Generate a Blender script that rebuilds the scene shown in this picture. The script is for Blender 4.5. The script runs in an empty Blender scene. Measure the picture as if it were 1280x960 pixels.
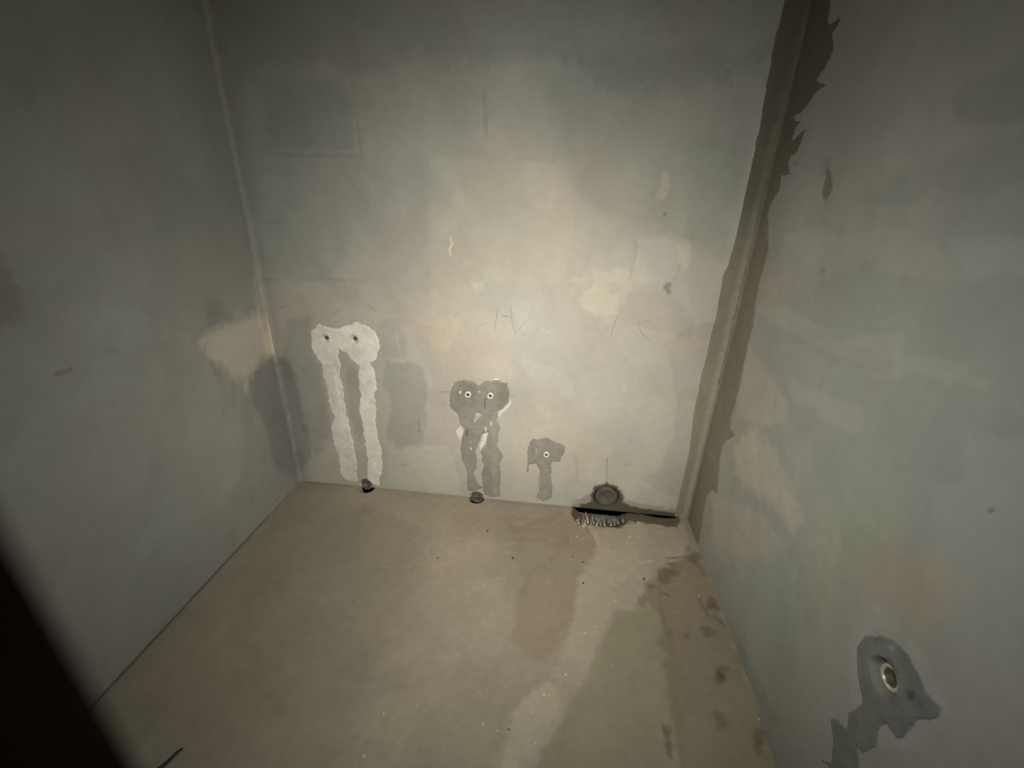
import bpy, math, random
import numpy as np
from mathutils import Vector, Matrix

random.seed(7)
sc = bpy.context.scene
COL = sc.collection

# ------------------------------------------------------------------ camera
F_PX = 548.17
CAM = np.array([1.3524, -1.8719, 1.5])
W = 2.0848
YAW, PITCH, ROLL = -0.10084, 0.41355, 0.030886
def cam_axes():
    cy, sy = math.cos(YAW), math.sin(YAW); cp, sp = math.cos(PITCH), math.sin(PITCH)
    f = np.array([sy*cp, cy*cp, -sp]); r = np.array([cy, -sy, 0.0]); u = np.cross(r, f)
    cr, sr = math.cos(ROLL), math.sin(ROLL)
    return f, r*cr + u*sr, -r*sr + u*cr
CF, CR, CU = cam_axes()
cd = bpy.data.cameras.new('camera'); cam = bpy.data.objects.new('camera', cd); COL.objects.link(cam)
cd.sensor_width = 36.0; cd.lens = F_PX/1280*36.0; cd.clip_start = 0.01
cam.matrix_world = Matrix(((CR[0], CU[0], -CF[0], CAM[0]), (CR[1], CU[1], -CF[1], CAM[1]), (CR[2], CU[2], -CF[2], CAM[2]), (0, 0, 0, 1)))
cd.dof.use_dof = True; cd.dof.focus_distance = 2.0; cd.dof.aperture_fstop = 2.6
sc.camera = cam
sc.view_settings.view_transform = 'Standard'; sc.view_settings.look = 'None'
sc.view_settings.gamma = 1.0; sc.view_settings.exposure = 0.0
sc.view_settings.use_curve_mapping = False

# ------------------------------------------------------------------ light: phone flash, moved forward so the door edge stays dark, room otherwise unlit
w = bpy.data.worlds.new('world'); sc.world = w; w.use_nodes = True
w.node_tree.nodes['Background'].inputs[0].default_value = (0.5, 0.6, 0.7, 1)
w.node_tree.nodes['Background'].inputs[1].default_value = 0.0
def ray(px, py):
    d = CF + CR*(px-640)/F_PX + CU*(480-py)/F_PX
    return d/np.linalg.norm(d)
LPOS = CAM + np.array([0.03, 0.085, 0.05])
def phone_flash(name, px, py, power, color, size, sigma):
    """phone flash: bright middle that fades smoothly with the angle off its axis"""
    ld = bpy.data.lights.new(name, 'POINT'); lo = bpy.data.objects.new(name, ld); COL.objects.link(lo)
    ld.energy = power; ld.color = color; ld.shadow_soft_size = size
    lo.location = LPOS
    lo.rotation_euler = Vector(ray(px, py)).to_track_quat('-Z', 'Y').to_euler()
    ld.use_nodes = True; nt = ld.node_tree; N = nt.nodes; L = nt.links
    em = [n for n in N if n.type == 'EMISSION'][0]
    tc = N.new('ShaderNodeTexCoord'); sx = N.new('ShaderNodeSeparateXYZ'); L.new(tc.outputs['Normal'], sx.inputs[0])
    def m(op, a, b=None):
        n = N.new('ShaderNodeMath'); n.operation = op
        for i, v in enumerate((a, b)):
            if v is None: continue
            if isinstance(v, (int, float)): n.inputs[i].default_value = v
            else: L.new(v, n.inputs[i])
        return n.outputs[0]
    th = m('ARCCOSINE', m('MULTIPLY', sx.outputs['Z'], -0.9999))
    g = m('POWER', math.e, m('MULTIPLY', m('POWER', m('DIVIDE', th, sigma), 2.0), -1.0))
    L.new(g, em.inputs['Strength'])
    mx = N.new('ShaderNodeMix'); mx.data_type = 'RGBA'; mx.inputs[6].default_value = (0.93, 1.0, 1.07, 1); mx.inputs[7].default_value = (1, 1, 1, 1)
    mx.inputs[0].default_value = 1.0; L.new(m('MINIMUM', m('MULTIPLY', g, 1.6), 1.0), mx.inputs[0])
    L.new([o for o in mx.outputs if o.type == 'RGBA'][0], em.inputs['Color'])
    return lo
phone_flash('phone_flash', 634, 530, 226, (1.0, 0.95, 0.85), 0.006, 0.565)

# ------------------------------------------------------------------ helpers
def hit(px, py, plane):
    d = CF + CR*(px-640)/F_PX + CU*(480-py)/F_PX
    t = {'back': -CAM[1]/d[1], 'floor': -CAM[2]/d[2], 'left': -CAM[0]/d[0], 'right': (W-CAM[0])/d[0]}[plane]
    return CAM + d*t
def uv(px, py, plane):
    p = hit(px, py, plane)
    return {'back': (p[0], p[2]), 'floor': (p[0], -p[1]), 'left': (-p[1], p[2]), 'right': (-p[1], p[2])}[plane]
def uvs(pts, plane): return [uv(x, y, plane) for x, y in pts]
def to_world(U, V, H, plane):
    if plane == 'back': return U, -H, V
    if plane == 'floor': return U, -V, H
    if plane == 'left': return H, -U, V
    if plane == 'right': return W-H, -U, V
FLIP = {'back': False, 'floor': True, 'left': True, 'right': False}

_lat = {}
def vnoise(U, V, scale, seed):
    if seed not in _lat: _lat[seed] = np.random.RandomState(seed).rand(256, 256)
    L = _lat[seed]; x = U/scale + 37.3; y = V/scale + 91.7
    xi = np.floor(x).astype(int); yi = np.floor(y).astype(int); fx = x-xi; fy = y-yi
    fx = fx*fx*(3-2*fx); fy = fy*fy*(3-2*fy)
    g = lambda a, b: L[a % 256, b % 256]
    return (g(xi, yi)*(1-fx)+g(xi+1, yi)*fx)*(1-fy) + (g(xi, yi+1)*(1-fx)+g(xi+1, yi+1)*fx)*fy - 0.5
def fbm(U, V, scale, seed, octv=4, gain=0.5):
    s = 0*U; a = 1.0
    for i in range(octv):
        s = s + a*vnoise(U, V, scale/(2.03**i), seed+i); a *= gain
    return s
def sdf(U, V, poly):
    P = np.array(poly); n = len(P)
    d2 = np.full(U.shape, 1e9); inside = np.zeros(U.shape, bool)
    for i in range(n):
        ax, ay = P[i]; bx, by = P[(i+1) % n]
        ex, ey = bx-ax, by-ay; wx, wy = U-ax, V-ay
        t = np.clip((wx*ex+wy*ey)/(ex*ex+ey*ey+1e-12), 0, 1)
        d2 = np.minimum(d2, (wx-ex*t)**2+(wy-ey*t)**2)
        c = ((ay > V) != (by > V)) & (U < (bx-ax)*(V-ay)/((by-ay) if abs(by-ay) > 1e-9 else 1e-9)+ax)
        inside ^= c
    d = np.sqrt(d2)
    return np.where(inside, -d, d)
def seg_dist(U, V, line):
    d2 = np.full(U.shape, 1e9)
    for (ax, ay), (bx, by) in zip(line[:-1], line[1:]):
        ex, ey = bx-ax, by-ay; wx, wy = U-ax, V-ay
        t = np.clip((wx*ex+wy*ey)/(ex*ex+ey*ey+1e-12), 0, 1)
        d2 = np.minimum(d2, (wx-ex*t)**2+(wy-ey*t)**2)
    return np.sqrt(d2)
def sstep(x): x = np.clip(x, 0, 1); return x*x*(3-2*x)

# ------------------------------------------------------------------ materials
def plaster_material(name, rough=0.92, grain=0.12, bump=0.25, scale=1.0, spec=0.25):
    m = bpy.data.materials.new(name); m.use_nodes = True; nt = m.node_tree; N = nt.nodes; L = nt.links
    b = N['Principled BSDF']; b.inputs['Roughness'].default_value = rough
    b.inputs['Specular IOR Level'].default_value = spec
    at = N.new('ShaderNodeAttribute'); at.attribute_name = 'tone'
    tc = N.new('ShaderNodeTexCoord')
    n1 = N.new('ShaderNodeTexNoise'); n1.inputs['Scale'].default_value = 260*scale; n1.inputs['Detail'].default_value = 3
    n2 = N.new('ShaderNodeTexNoise'); n2.inputs['Scale'].default_value = 34*scale; n2.inputs['Detail'].default_value = 6
    for n in (n1, n2): L.new(tc.outputs['Object'], n.inputs['Vector'])
    ad = N.new('ShaderNodeMath'); ad.operation = 'ADD'; L.new(n1.outputs['Fac'], ad.inputs[0]); L.new(n2.outputs['Fac'], ad.inputs[1])
    mr = N.new('ShaderNodeMapRange'); mr.inputs['From Min'].default_value = 0.6; mr.inputs['From Max'].default_value = 1.4
    mr.inputs['To Min'].default_value = 1-grain; mr.inputs['To Max'].default_value = 1+grain
    L.new(ad.outputs[0], mr.inputs['Value'])
    vm = N.new('ShaderNodeVectorMath'); vm.operation = 'SCALE'
    L.new(at.outputs['Color'], vm.inputs[0]); L.new(mr.outputs[0], vm.inputs['Scale'])
    L.new(vm.outputs[0], b.inputs['Base Color'])
    bp = N.new('ShaderNodeBump'); bp.inputs['Strength'].default_value = bump; bp.inputs['Distance'].default_value = 0.002
    L.new(ad.outputs[0], bp.inputs['Height']); L.new(bp.outputs[0], b.inputs['Normal'])
    return m
def simple(name, color, rough=0.5, metal=0.0, nscale=60, var=0.15, bump=0.1):
    m = bpy.data.materials.new(name); m.use_nodes = True; nt = m.node_tree; N = nt.nodes; L = nt.links
    b = N['Principled BSDF']; b.inputs['Roughness'].default_value = rough; b.inputs['Metallic'].default_value = metal
    tc = N.new('ShaderNodeTexCoord'); n = N.new('ShaderNodeTexNoise'); n.inputs['Scale'].default_value = nscale; n.inputs['Detail'].default_value = 4
    L.new(tc.outputs['Object'], n.inputs['Vector'])
    cr = N.new('ShaderNodeValToRGB'); e = cr.color_ramp.elements
    e[0].position = 0.3; e[1].position = 0.7
    e[0].color = tuple(c*(1-var) for c in color)+(1,); e[1].color = tuple(min(1, c*(1+var)) for c in color)+(1,)
    L.new(n.outputs['Fac'], cr.inputs[0]); L.new(cr.outputs[0], b.inputs['Base Color'])
    bp = N.new('ShaderNodeBump'); bp.inputs['Strength'].default_value = bump; bp.inputs['Distance'].default_value = 0.001
    L.new(n.outputs['Fac'], bp.inputs['Height']); L.new(bp.outputs[0], b.inputs['Normal'])
    return m
M_wall = plaster_material('wall_plaster', grain=0.035, bump=0.10, spec=0.15)
M_floor = plaster_material('floor_screed', grain=0.09, bump=0.35, spec=0.15)
M_mortar = plaster_material('grey_mortar', grain=0.09, bump=0.4, spec=0.15)
M_gypsum = plaster_material('white_gypsum', grain=0.03, bump=0.25, spec=0.15)
M_white = simple('white_plastic', (0.72, 0.71, 0.66), 0.35, 0, 90, 0.08)
M_brass = simple('dull_brass', (0.62, 0.55, 0.40), 0.35, 0.85, 120, 0.15)
M_nickel = simple('plated_brass', (0.85, 0.80, 0.66), 0.35, 0.55, 120, 0.1)
M_dark = simple('dark_bore', (0.035, 0.03, 0.025), 0.8)
M_rust = simple('rusty_bore', (0.16, 0.08, 0.05), 0.8)
M_grey = simple('grey_pvc', (0.115, 0.11, 0.10), 0.55, 0, 70, 0.25, 0.2)
M_plug = simple('dusty_plug', (0.088, 0.078, 0.066), 0.8, 0, 45, 0.25, 0.3)
M_black = simple('black_rubber', (0.02, 0.02, 0.019), 0.6)
M_door = simple('dark_door_wood', (0.012, 0.007, 0.004), 1.0, 0, 25, 0.3)
M_door.node_tree.nodes['Principled BSDF'].inputs['Specular IOR Level'].default_value = 0.0
M_crumb = simple('plaster_crumb', (0.52, 0.49, 0.41), 0.9)
M_pebble = simple('dark_grit', (0.08, 0.068, 0.05), 0.9)
M_film = simple('dusty_film', (0.20, 0.22, 0.21), 0.6, 0, 40, 0.35, 0.4)
M_pencil = simple('pencil', (0.17, 0.16, 0.14), 0.9)
M_ceiling = simple('ceiling_concrete', (0.3, 0.3, 0.28), 0.9)

# ------------------------------------------------------------------ object helpers
def link_mesh(name, verts, faces, mat, parent=None, smooth=True, color=None):
    me = bpy.data.meshes.new(name); me.from_pydata([tuple(v) for v in verts], [], faces); me.update()
    o = bpy.data.objects.new(name, me); COL.objects.link(o)
    me.materials.append(mat)
    if smooth: me.polygons.foreach_set('use_smooth', [True]*len(me.polygons))
    if parent is not None: o.parent = parent
    return o
def fast_mesh(name, co, quads, mat, parent=None, tone=None, smooth=True):
    me = bpy.data.meshes.new(name); nv = len(co); nf = len(quads)
    me.vertices.add(nv); me.vertices.foreach_set('co', np.ascontiguousarray(co, dtype=np.float32).ravel())
    me.loops.add(nf*4); me.loops.foreach_set('vertex_index', quads.astype(np.int32).ravel())
    me.polygons.add(nf); me.polygons.foreach_set('loop_start', np.arange(0, nf*4, 4, dtype=np.int32))
    me.polygons.foreach_set('loop_total', np.full(nf, 4, dtype=np.int32))
    me.polygons.foreach_set('use_smooth', np.full(nf, smooth))
    me.update(calc_edges=True)
    if tone is not None:
        a = me.color_attributes.new('tone', 'FLOAT_COLOR', 'POINT')
        c = np.ones((nv, 4), dtype=np.float32); c[:, :3] = np.clip(tone, 0.004, 0.95); a.data.foreach_set('color', c.ravel())
    me.materials.append(mat); me.validate()
    o = bpy.data.objects.new(name, me); COL.objects.link(o)
    if parent is not None: o.parent = parent
    return o
def tag(o, label=None, cat=None, group=None, kind=None):
    if label: o['label'] = label
    if cat: o['category'] = cat
    if group: o['group'] = group
    if kind: o['kind'] = kind
    return o
def thing(name, label, cat, loc, group=None, rot=None):
    o = bpy.data.objects.new(name, None); COL.objects.link(o); o.empty_display_size = 0.05
    o.location = loc
    if rot is not None: o.rotation_euler = rot
    return tag(o, label, cat, group)

# ------------------------------------------------------------------ surface description
BASE = {'back': np.array([0.40, 0.385, 0.335]), 'left': np.array([0.33, 0.332, 0.305]),
        'right': np.array([0.36, 0.36, 0.325]), 'floor': np.array([0.30, 0.265, 0.205])}
PITS = {k: [] for k in BASE}      # (sdf source, depth, soft)
PAINT = {k: [] for k in BASE}
BUMPS = {k: [] for k in BASE}
def pit(plane, shape, depth, soft): PITS[plane].append((shape, depth, soft))
def paint(plane, pts, mul, soft=6, rag=0.0, ragscale=0.03, lift=0.0, px=True):
    """soft in millimetres; mul a factor or rgb factor; lift = height in metres of this trowel coat"""
    if not hasattr(mul, '__len__'): mul = (mul,)*3
    if soft >= 8: soft *= 1.5
    PAINT[plane].append((uvs(pts, plane) if px else pts, np.array(mul), soft/1000.0, rag, ragscale, lift))
def stroke(plane, pts, mul, width, soft=4, depth=0.0):
    if not hasattr(mul, '__len__'): mul = (mul,)*3
    BUMPS[plane].append((uvs(pts, plane), np.array(mul), width/1000.0, soft/1000.0, depth))
def spot_px(plane, x, y, r, mul, soft=6, rag=0.3):
    pts = [(x+r*math.cos(a)*(1+rag*random.uniform(-1, 1)), y+r*math.sin(a)*(1+rag*random.uniform(-1, 1))) for a in [k*math.pi/4 for k in range(8)]]
    paint(plane, pts, mul, soft)

def shape_d(U, V, s):
    if s[0] == 'c': return np.hypot(U-s[1], V-s[2]) - s[3]
    return sdf(U, V, s[1])
SEED = {'back': 11, 'left': 31, 'right': 51, 'floor': 71}
def height(U, V, plane):
    s = SEED[plane]
    if plane == 'floor': H = 0.006*fbm(U, V, 0.5, s, 3) + 0.0012*fbm(U, V, 0.03, s+5, 3)
    else: H = 0.004*fbm(U, V, 0.45, s, 3) + 0.0009*fbm(U, V, 0.06, s+5, 3)
    def cove(d, R):
        d = np.clip(d, 0, R); q = R*(1-0.70711); return np.where(d < q, 2*q-d, R-np.sqrt(np.maximum(R*R-(R-np.maximum(d, q))**2, 0)))
    if plane == 'back':
        H = H*sstep(V/0.05)*sstep(U/0.06)*sstep((W-U)/0.05)
        H = H + cove(U, 0.022) + cove(W-U, 0.024)
    if plane == 'left': H = H*sstep(U/0.06) + cove(U, 0.022)
    if plane == 'right': H = H*sstep(U/0.05) + cove(U, 0.024)
    if plane == 'floor': H = H*sstep(V/0.04)
    for poly, mul, soft, rag, rs, lift in PAINT[plane]:
        if lift:
            P = np.array(poly); m = (U > P[:, 0].min()-0.06) & (U < P[:, 0].max()+0.06) & (V > P[:, 1].min()-0.06) & (V < P[:, 1].max()+0.06)
            if m.any():
                d = sdf(U[m], V[m], poly)+rag*fbm(U[m], V[m], rs, s+50, 3); H[m] += lift*sstep(0.5-d/0.012)
    for line, mul, wd, soft, depth in BUMPS[plane]:
        if depth:
            P = np.array(line); m = (U > P[:, 0].min()-0.03) & (U < P[:, 0].max()+0.03) & (V > P[:, 1].min()-0.03) & (V < P[:, 1].max()+0.03)
            if m.any(): H[m] += depth*sstep(1-(seg_dist(U[m], V[m], line)-wd/2)/soft)
    for shape, depth, soft in PITS[plane]:
        d = shape_d(U, V, shape); H = H - depth*sstep(0.5-d/soft)
    return H
def tone(U, V, plane, base=None, paints=True):
    s = SEED[plane]+100
    base = BASE[plane] if base is None else np.array(base)
    k = 1 + 0.10*fbm(U, V, 0.42, s, 4) + 0.10*np.clip(fbm(U, V*0.55, 0.16, s+10, 3), -0.4, 0.4) + 0.04*fbm(U, V, 0.02, s+20, 2)
    C = base[None, :]*k[:, None]
    # broad trowel sweeps with one crisp and one soft side
    t1 = fbm(U+0.35*V, V*0.7, 0.23, s+40, 3); t2 = fbm(U*0.8-0.2*V, V, 0.13, s+44, 3)
    k = k*(1+0.055*sstep((t1-0.02)/0.10)-0.03*sstep((t2-0.1)/0.05)*0.8)*(1+0.022*fbm(U, V*0.25, 0.008, s+48, 2))
    C = base[None, :]*k[:, None]
    h = fbm(U, V, 0.3, s+30, 3)   # slow hue drift between pinkish and greenish coats
    C = C*(1+np.stack([0.035*h, -0.008*h, -0.028*h], -1))
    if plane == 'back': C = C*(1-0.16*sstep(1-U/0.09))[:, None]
    if not paints: return C
    for poly, mul, soft, rag, rs, lift in PAINT[plane]:
        P = np.array(poly); g = soft+0.05+rag
        m = (U > P[:, 0].min()-g) & (U < P[:, 0].max()+g) & (V > P[:, 1].min()-g) & (V < P[:, 1].max()+g)
        if not m.any(): continue
        d = sdf(U[m], V[m], poly) + (rag+soft*0.6)*fbm(U[m], V[m], rs, s+50, 3)
        f = sstep(0.5-d/max(soft, 1e-4))
        C[m] *= 1+(mul-1)[None, :]*f[:, None]
    for line, mul, wd, soft, depth in BUMPS[plane]:
        P = np.array(line); g = wd+soft+0.01
        m = (U > P[:, 0].min()-g) & (U < P[:, 0].max()+g) & (V > P[:, 1].min()-g) & (V < P[:, 1].max()+g)
        if not m.any(): continue
        f = sstep(1-(seg_dist(U[m], V[m], line)-wd/2)/soft)*(0.75+0.5*fbm(U[m], V[m], 0.01, s+60, 2))
        C[m] *= 1+(mul-1)[None, :]*np.clip(f, 0, 1)[:, None]
    return C
def lines(a, b, step, fine=(), fstep=0.0025, coarse=()):
    """grid lines from a to b, fine inside `fine` ranges, coarse beyond"""
    out = [a]; x = a
    while x < b-1e-6:
        st = step
        for lo, hi in coarse:
            if lo <= x < hi: st = 0.05
        for lo, hi in fine:
            if lo <= x < hi: st = fstep
        x = min(b, x+st); out.append(x)
    return np.array(out)

# ================================================================== MARKS ON THE SURFACES
exec_marks = True
P = lambda ox, oy, s, pts: [(ox+x/s, oy+y/s) for x, y in pts]

# ---- back wall: trowelled coats, then painted beam falloff
paint('back', [(262, -60), (1010, -60), (985, 60), (900, 110), (760, 112), (700, 70), (640, 80), (545, 80), (525, 68), (470, 95), (400, 78), (300, 90), (270, 60)], (0.86, 0.88, 0.88), 40, 0.01)
paint('back', [(330, 108), (430, 100), (440, 130), (446, 188), (385, 190), (335, 186)], (0.93, 0.95, 0.96), 16)
stroke('back', [(338, 193), (385, 194), (444, 194)], 0.90, 5, 10, -0.0006)
stroke('back', [(384, 188), (446, 189)], 1.10, 3, 6, 0.0006)
stroke('back', [(446, 188), (443, 150), (440, 112)], 1.07, 4, 7, 0.0006)
stroke('back', [(452, 195), (446, 160), (440, 108)], 0.87, 6, 9, -0.0006)
stroke('back', [(428, 120), (432, 132)], 0.86, 4, 7)
stroke('back', [(377, 82), (379, 88)], 0.84, 6, 8)
stroke('back', [(604, 118), (607, 140), (607, 168)], 0.85, 6, 10, -0.0008)
paint('back', [(538, 196), (700, 200), (720, 280), (700, 360), (600, 350), (560, 440), (538, 430), (536, 300)], (1.07, 1.06, 1.02), 18)
paint('back', [(450, 195), (536, 196), (536, 300), (500, 360), (455, 300)], (0.97, 0.97, 0.99), 22)
paint('back', [(655, 204), (694, 206), (696, 258), (670, 262), (656, 240)], 1.04, 8)
stroke('back', [(645, 198), (692, 200)], 0.93, 5, 9)
stroke('back', [(678, 212), (681, 208)], 0.9, 3, 5)
spot_px('back', 688, 259, 4, 1.12, 8)
paint('back', [(828, 213), (838, 217), (837, 238), (830, 250), (818, 248), (825, 236)], (1.20, 1.18, 1.16), 10, 0.003, 0.015)
spot_px('back', 831, 268, 2.2, 0.62, 5)
paint('back', [(798, 300), (822, 296), (860, 300), (866, 322), (848, 346), (800, 358), (786, 345), (797, 325)], (1.10, 1.08, 1.09), 14, 0.006, 0.03)
paint('back', [(846, 306), (862, 298), (866, 322), (858, 342), (850, 330)], (1.09, 1.10, 1.03), 9, 0.004, 0.02)
paint('back', [(740, 338), (782, 336), (792, 350), (783, 372), (768, 396), (735, 392), (724, 374), (742, 358)], (1.11, 1.11, 1.04), 12, 0.008, 0.03)
paint('back', [(716, 346), (730, 348), (728, 354), (716, 352)], 1.10, 8)
paint('back', [(778, 364), (832, 362), (868, 400), (866, 428), (770, 398), (770, 380)], (0.93, 0.92, 0.92), 12)
paint('back', [(758, 352), (776, 354), (778, 366), (765, 368)], 0.93, 7)
paint('back', [(832, 355), (839, 353), (837, 361), (841, 366), (835, 368), (829, 360)], 0.62, 5, 0.002, 0.01)
paint('back', [(848, 332), (852, 331), (846, 348), (842, 350)], 0.88, 7)
stroke('back', [(795, 302), (793, 325), (787, 346)], 0.90, 5, 8)
stroke('back', [(780, 358), (826, 360)], 0.93, 2, 4)
stroke('back', [(563, 297), (565, 305), (562, 312), (563, 318)], (1.65, 1.62, 1.55), 4, 4, 0.0012)
paint('back', [(590, 352), (606, 350), (604, 364), (596, 368)], 1.11, 9, 0.003, 0.015)
spot_px('back', 584, 330, 5, 1.08, 9)
paint('back', [(545, 395), (600, 390), (640, 410), (640, 470), (560, 475), (540, 440)], (1.08, 1.02, 0.99), 35)
paint('back', [(500, 395), (545, 390), (548, 420), (510, 425)], (1.05, 1.0, 0.97), 20)
paint('back', [(482, 452), (512, 452), (532, 460), (534, 500), (528, 552), (500, 562), (484, 545), (489, 500), (478, 480)], (0.83, 0.84, 0.87), 14, 0.006, 0.03)
paint('back', [(476, 400), (496, 398), (508, 425), (506, 450), (480, 446), (470, 420)], (0.90, 0.91, 0.93), 10, 0.004)
stroke('back', [(495, 415), (500, 440), (505, 458)], 1.14, 3, 5)
paint('back', [(436, 455), (450, 470), (455, 520), (450, 560), (438, 520), (432, 470)], (0.86, 0.86, 0.87), 10)
paint('back', [(358, 400), (388, 395), (390, 440), (404, 470), (412, 540), (398, 575), (385, 560), (368, 500), (352, 455)], (0.84, 0.85, 0.87), 22)
paint('back', [(345, 445), (364, 452), (374, 492), (387, 552), (389, 572), (376, 592), (360, 520), (350, 470)], (0.76, 0.75, 0.78), 18, 0.004)
stroke('back', [(370, 555), (372, 568)], 0.8, 5, 6)
paint('back', [(486, 562), (560, 556), (575, 600), (575, 618), (484, 606)], (1.07, 1.08, 1.06), 14)
paint('back', [(640, 520), (668, 500), (700, 520), (760, 560), (740, 600), (650, 610), (640, 560)], (1.05, 1.03, 1.0), 24)
paint('back', [(838, 452), (845, 500), (842, 545), (825, 585), (800, 600), (850, 625), (892, 400), (862, 410), (830, 430)], (0.93, 0.91, 0.91), 12)
paint('back', [(700, 250), (820, 240), (900, 230), (890, 300), (780, 300), (700, 290)], (0.98, 0.98, 0.96), 25)
paint('back', [(860, 170), (935, 170), (915, 300), (860, 300)], (0.92, 0.95, 0.95), 25)
stroke('back', [(350, 384), (356, 384)], 0.72, 3, 4)
stroke('back', [(333, 277), (354, 278)], 0.86, 5, 8)
stroke('back', [(324, 349), (345, 349)], 0.82, 4, 6)
stroke('back', [(385, 349), (460, 351)], 0.90, 8, 12)
stroke('back', [(415, 392), (425, 388)], 0.85, 6, 9)
stroke('back', [(456, 380), (470, 388)], 0.86, 5, 9)
stroke('back', [(910, 88), (914, 108)], 0.84, 4, 8)
stroke('back', [(523, 525), (524, 540)], 0.66, 3, 3, -0.001)
stroke('back', [(502, 581), (508, 582)], 0.6, 2, 3)
stroke('back', [(759, 574), (758, 608)], 0.72, 3, 5, -0.001)
stroke('back', [(719, 570), (722, 590), (720, 604)], 0.85, 5, 8)
stroke('back', [(549, 490), (563, 490)], 0.6, 2, 3)
stroke('back', [(636, 494), (644, 495)], 0.75, 2, 3)
stroke('back', [(680, 533), (688, 536)], 1.08, 14, 12)
stroke('back', [(779, 480), (780, 488)], 1.16, 6, 7)
stroke('back', [(678, 412), (687, 416)], 1.15, 4, 6)
stroke('back', [(780, 582), (788, 580)], 0.85, 4, 6)
paint('back', [(716, 628), (738, 618), (744, 606), (757, 603), (775, 608), (782, 626), (850, 638), (850, 650), (716, 640)], (0.72, 0.70, 0.66), 14, 0.004, 0.02)

paint('back', [(690, 60), (960, 60), (930, 240), (905, 330), (860, 300), (800, 290), (740, 260), (700, 180)], (0.86, 0.87, 0.87), 60, 0.02, 0.1)  # dimmer upper right: beam falloff put into the wall colour
paint('back', [(270, 90), (430, 90), (455, 195), (450, 300), (400, 345), (330, 350), (300, 230)], (0.90, 0.92, 0.93), 50, 0.02, 0.1)  # same painted falloff over the upper left
# damp stain and darker tone round the sewer outlet and along the slot
paint('back', [(739, 619), (743, 609), (757, 604), (772, 608), (778, 618), (779, 629), (800, 635), (850, 642), (850, 700), (718, 700), (724, 631), (738, 628)], (0.30, 0.28, 0.25), 9, 0.003, 0.015)
# ---- left wall
paint('left', [(252, 428), (285, 402), (325, 392), (344, 420), (346, 440), (326, 452), (308, 482), (290, 472), (262, 448)], (1.62, 1.48, 1.36), 44, 0.008, 0.05)
paint('left', [(316, 330), (324, 345), (346, 430), (346, 446), (332, 440), (318, 380)], (1.22, 1.18, 1.10), 14)
paint('left', [(322, 458), (342, 446), (350, 470), (362, 530), (374, 594), (345, 585), (330, 530), (310, 482)], (0.80, 0.78, 0.81), 26, 0.004)
paint('left', [(256, 378), (276, 376), (284, 400), (276, 416), (258, 414)], (0.86, 0.87, 0.88), 16)
spot_px('left', 269, 458, 8, 0.86, 12)
stroke('left', [(272, 468), (284, 500), (280, 518)], 0.88, 18, 18)
stroke('left', [(290, 470), (291, 508)], 0.9, 8, 10)
paint('left', [(205, 420), (255, 430), (300, 480), (300, 600), (250, 640), (180, 520), (190, 450)], (1.06, 1.05, 1.02), 40)
paint('left', [(225, 300), (300, 290), (320, 370), (240, 400), (215, 350)], (1.04, 1.0, 0.95), 50)
paint('left', [(-10, 300), (22, 360), (30, 400), (-20, 420)], (0.80, 0.78, 0.76), 20)
stroke('left', [(72, 467), (80, 466), (89, 462)], (0.72, 0.64, 0.55), 6, 8, -0.001)
stroke('left', [(134, 440), (146, 438)], 0.86, 7, 12)
stroke('left', [(345, 626), (350, 620)], 0.75, 6, 8)
paint('left', [(300, 640), (355, 612), (372, 606), (330, 655), (290, 700)], (1.10, 1.07, 1.03), 18)
paint('left', [(60, 380), (160, 385), (250, 420), (160, 430), (90, 420)], (1.05, 1.05, 1.05), 30)

# ---- right wall
paint('right', [(1034, 209), (1039, 222), (1040, 236), (1031, 252), (1026, 243), (1030, 226)], (0.62, 0.58, 0.53), 5, 0.002, 0.01, -0.0012)
paint('right', [(1030, 196), (1036, 195), (1038, 215), (1028, 220)], 0.85, 8)
spot_px('right', 1028, 338, 3, 0.84, 6)
paint('right', [(1234, 636), (1241, 635), (1244, 640), (1236, 642)], (0.55, 0.52, 0.48), 4, 0.001, 0.01, -0.001)
spot_px('right', 993, 204, 2, 0.6, 3)
paint('right', [(945, 384), (985, 386), (1050, 424), (1095, 418), (1132, 418), (1128, 436), (1160, 440), (1240, 474), (1236, 490), (1160, 472), (1092, 470), (1050, 446), (985, 414), (960, 400)], (1.10, 1.10, 1.08), 12, 0.006, 0.04)
paint('right', [(985, 398), (1030, 414), (1066, 430), (1110, 448), (1120, 470), (1050, 455), (990, 425)], (0.93, 0.94, 0.92), 12, 0.005)
paint('right', [(922, 545), (945, 538), (966, 560), (985, 600), (1002, 645), (990, 668), (960, 625), (930, 610), (918, 580)], (1.28, 1.20, 1.10), 34, 0.006, 0.03)
paint('right', [(935, 430), (965, 470), (985, 500), (978, 530), (950, 530), (920, 520)], (1.18, 1.13, 1.07), 18, 0.006, 0.03)
paint('right', [(940, 330), (985, 320), (1000, 360), (985, 390), (945, 385)], (1.06, 1.0, 0.97), 16)
paint('right', [(985, 470), (1020, 490), (1072, 505), (1082, 530), (1062, 545), (1030, 520), (990, 500)], (1.10, 1.10, 1.08), 12, 0.006, 0.03)
paint('right', [(975, 290), (1020, 282), (1045, 300), (1110, 280), (1180, 310), (1200, 345), (1100, 340), (1080, 325), (1035, 342), (1000, 325)], (1.08, 1.08, 1.05), 16, 0.008, 0.04)
paint('right', [(1180, 300), (1290, 290), (1290, 345), (1200, 345)], (1.10, 1.12, 1.14), 18, 0.006)
paint('right', [(1065, 715), (1110, 690), (1180, 688), (1200, 740), (1160, 780), (1120, 760), (1080, 735)], (1.14, 0.99, 0.90), 40, 0.01, 0.06)
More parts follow.
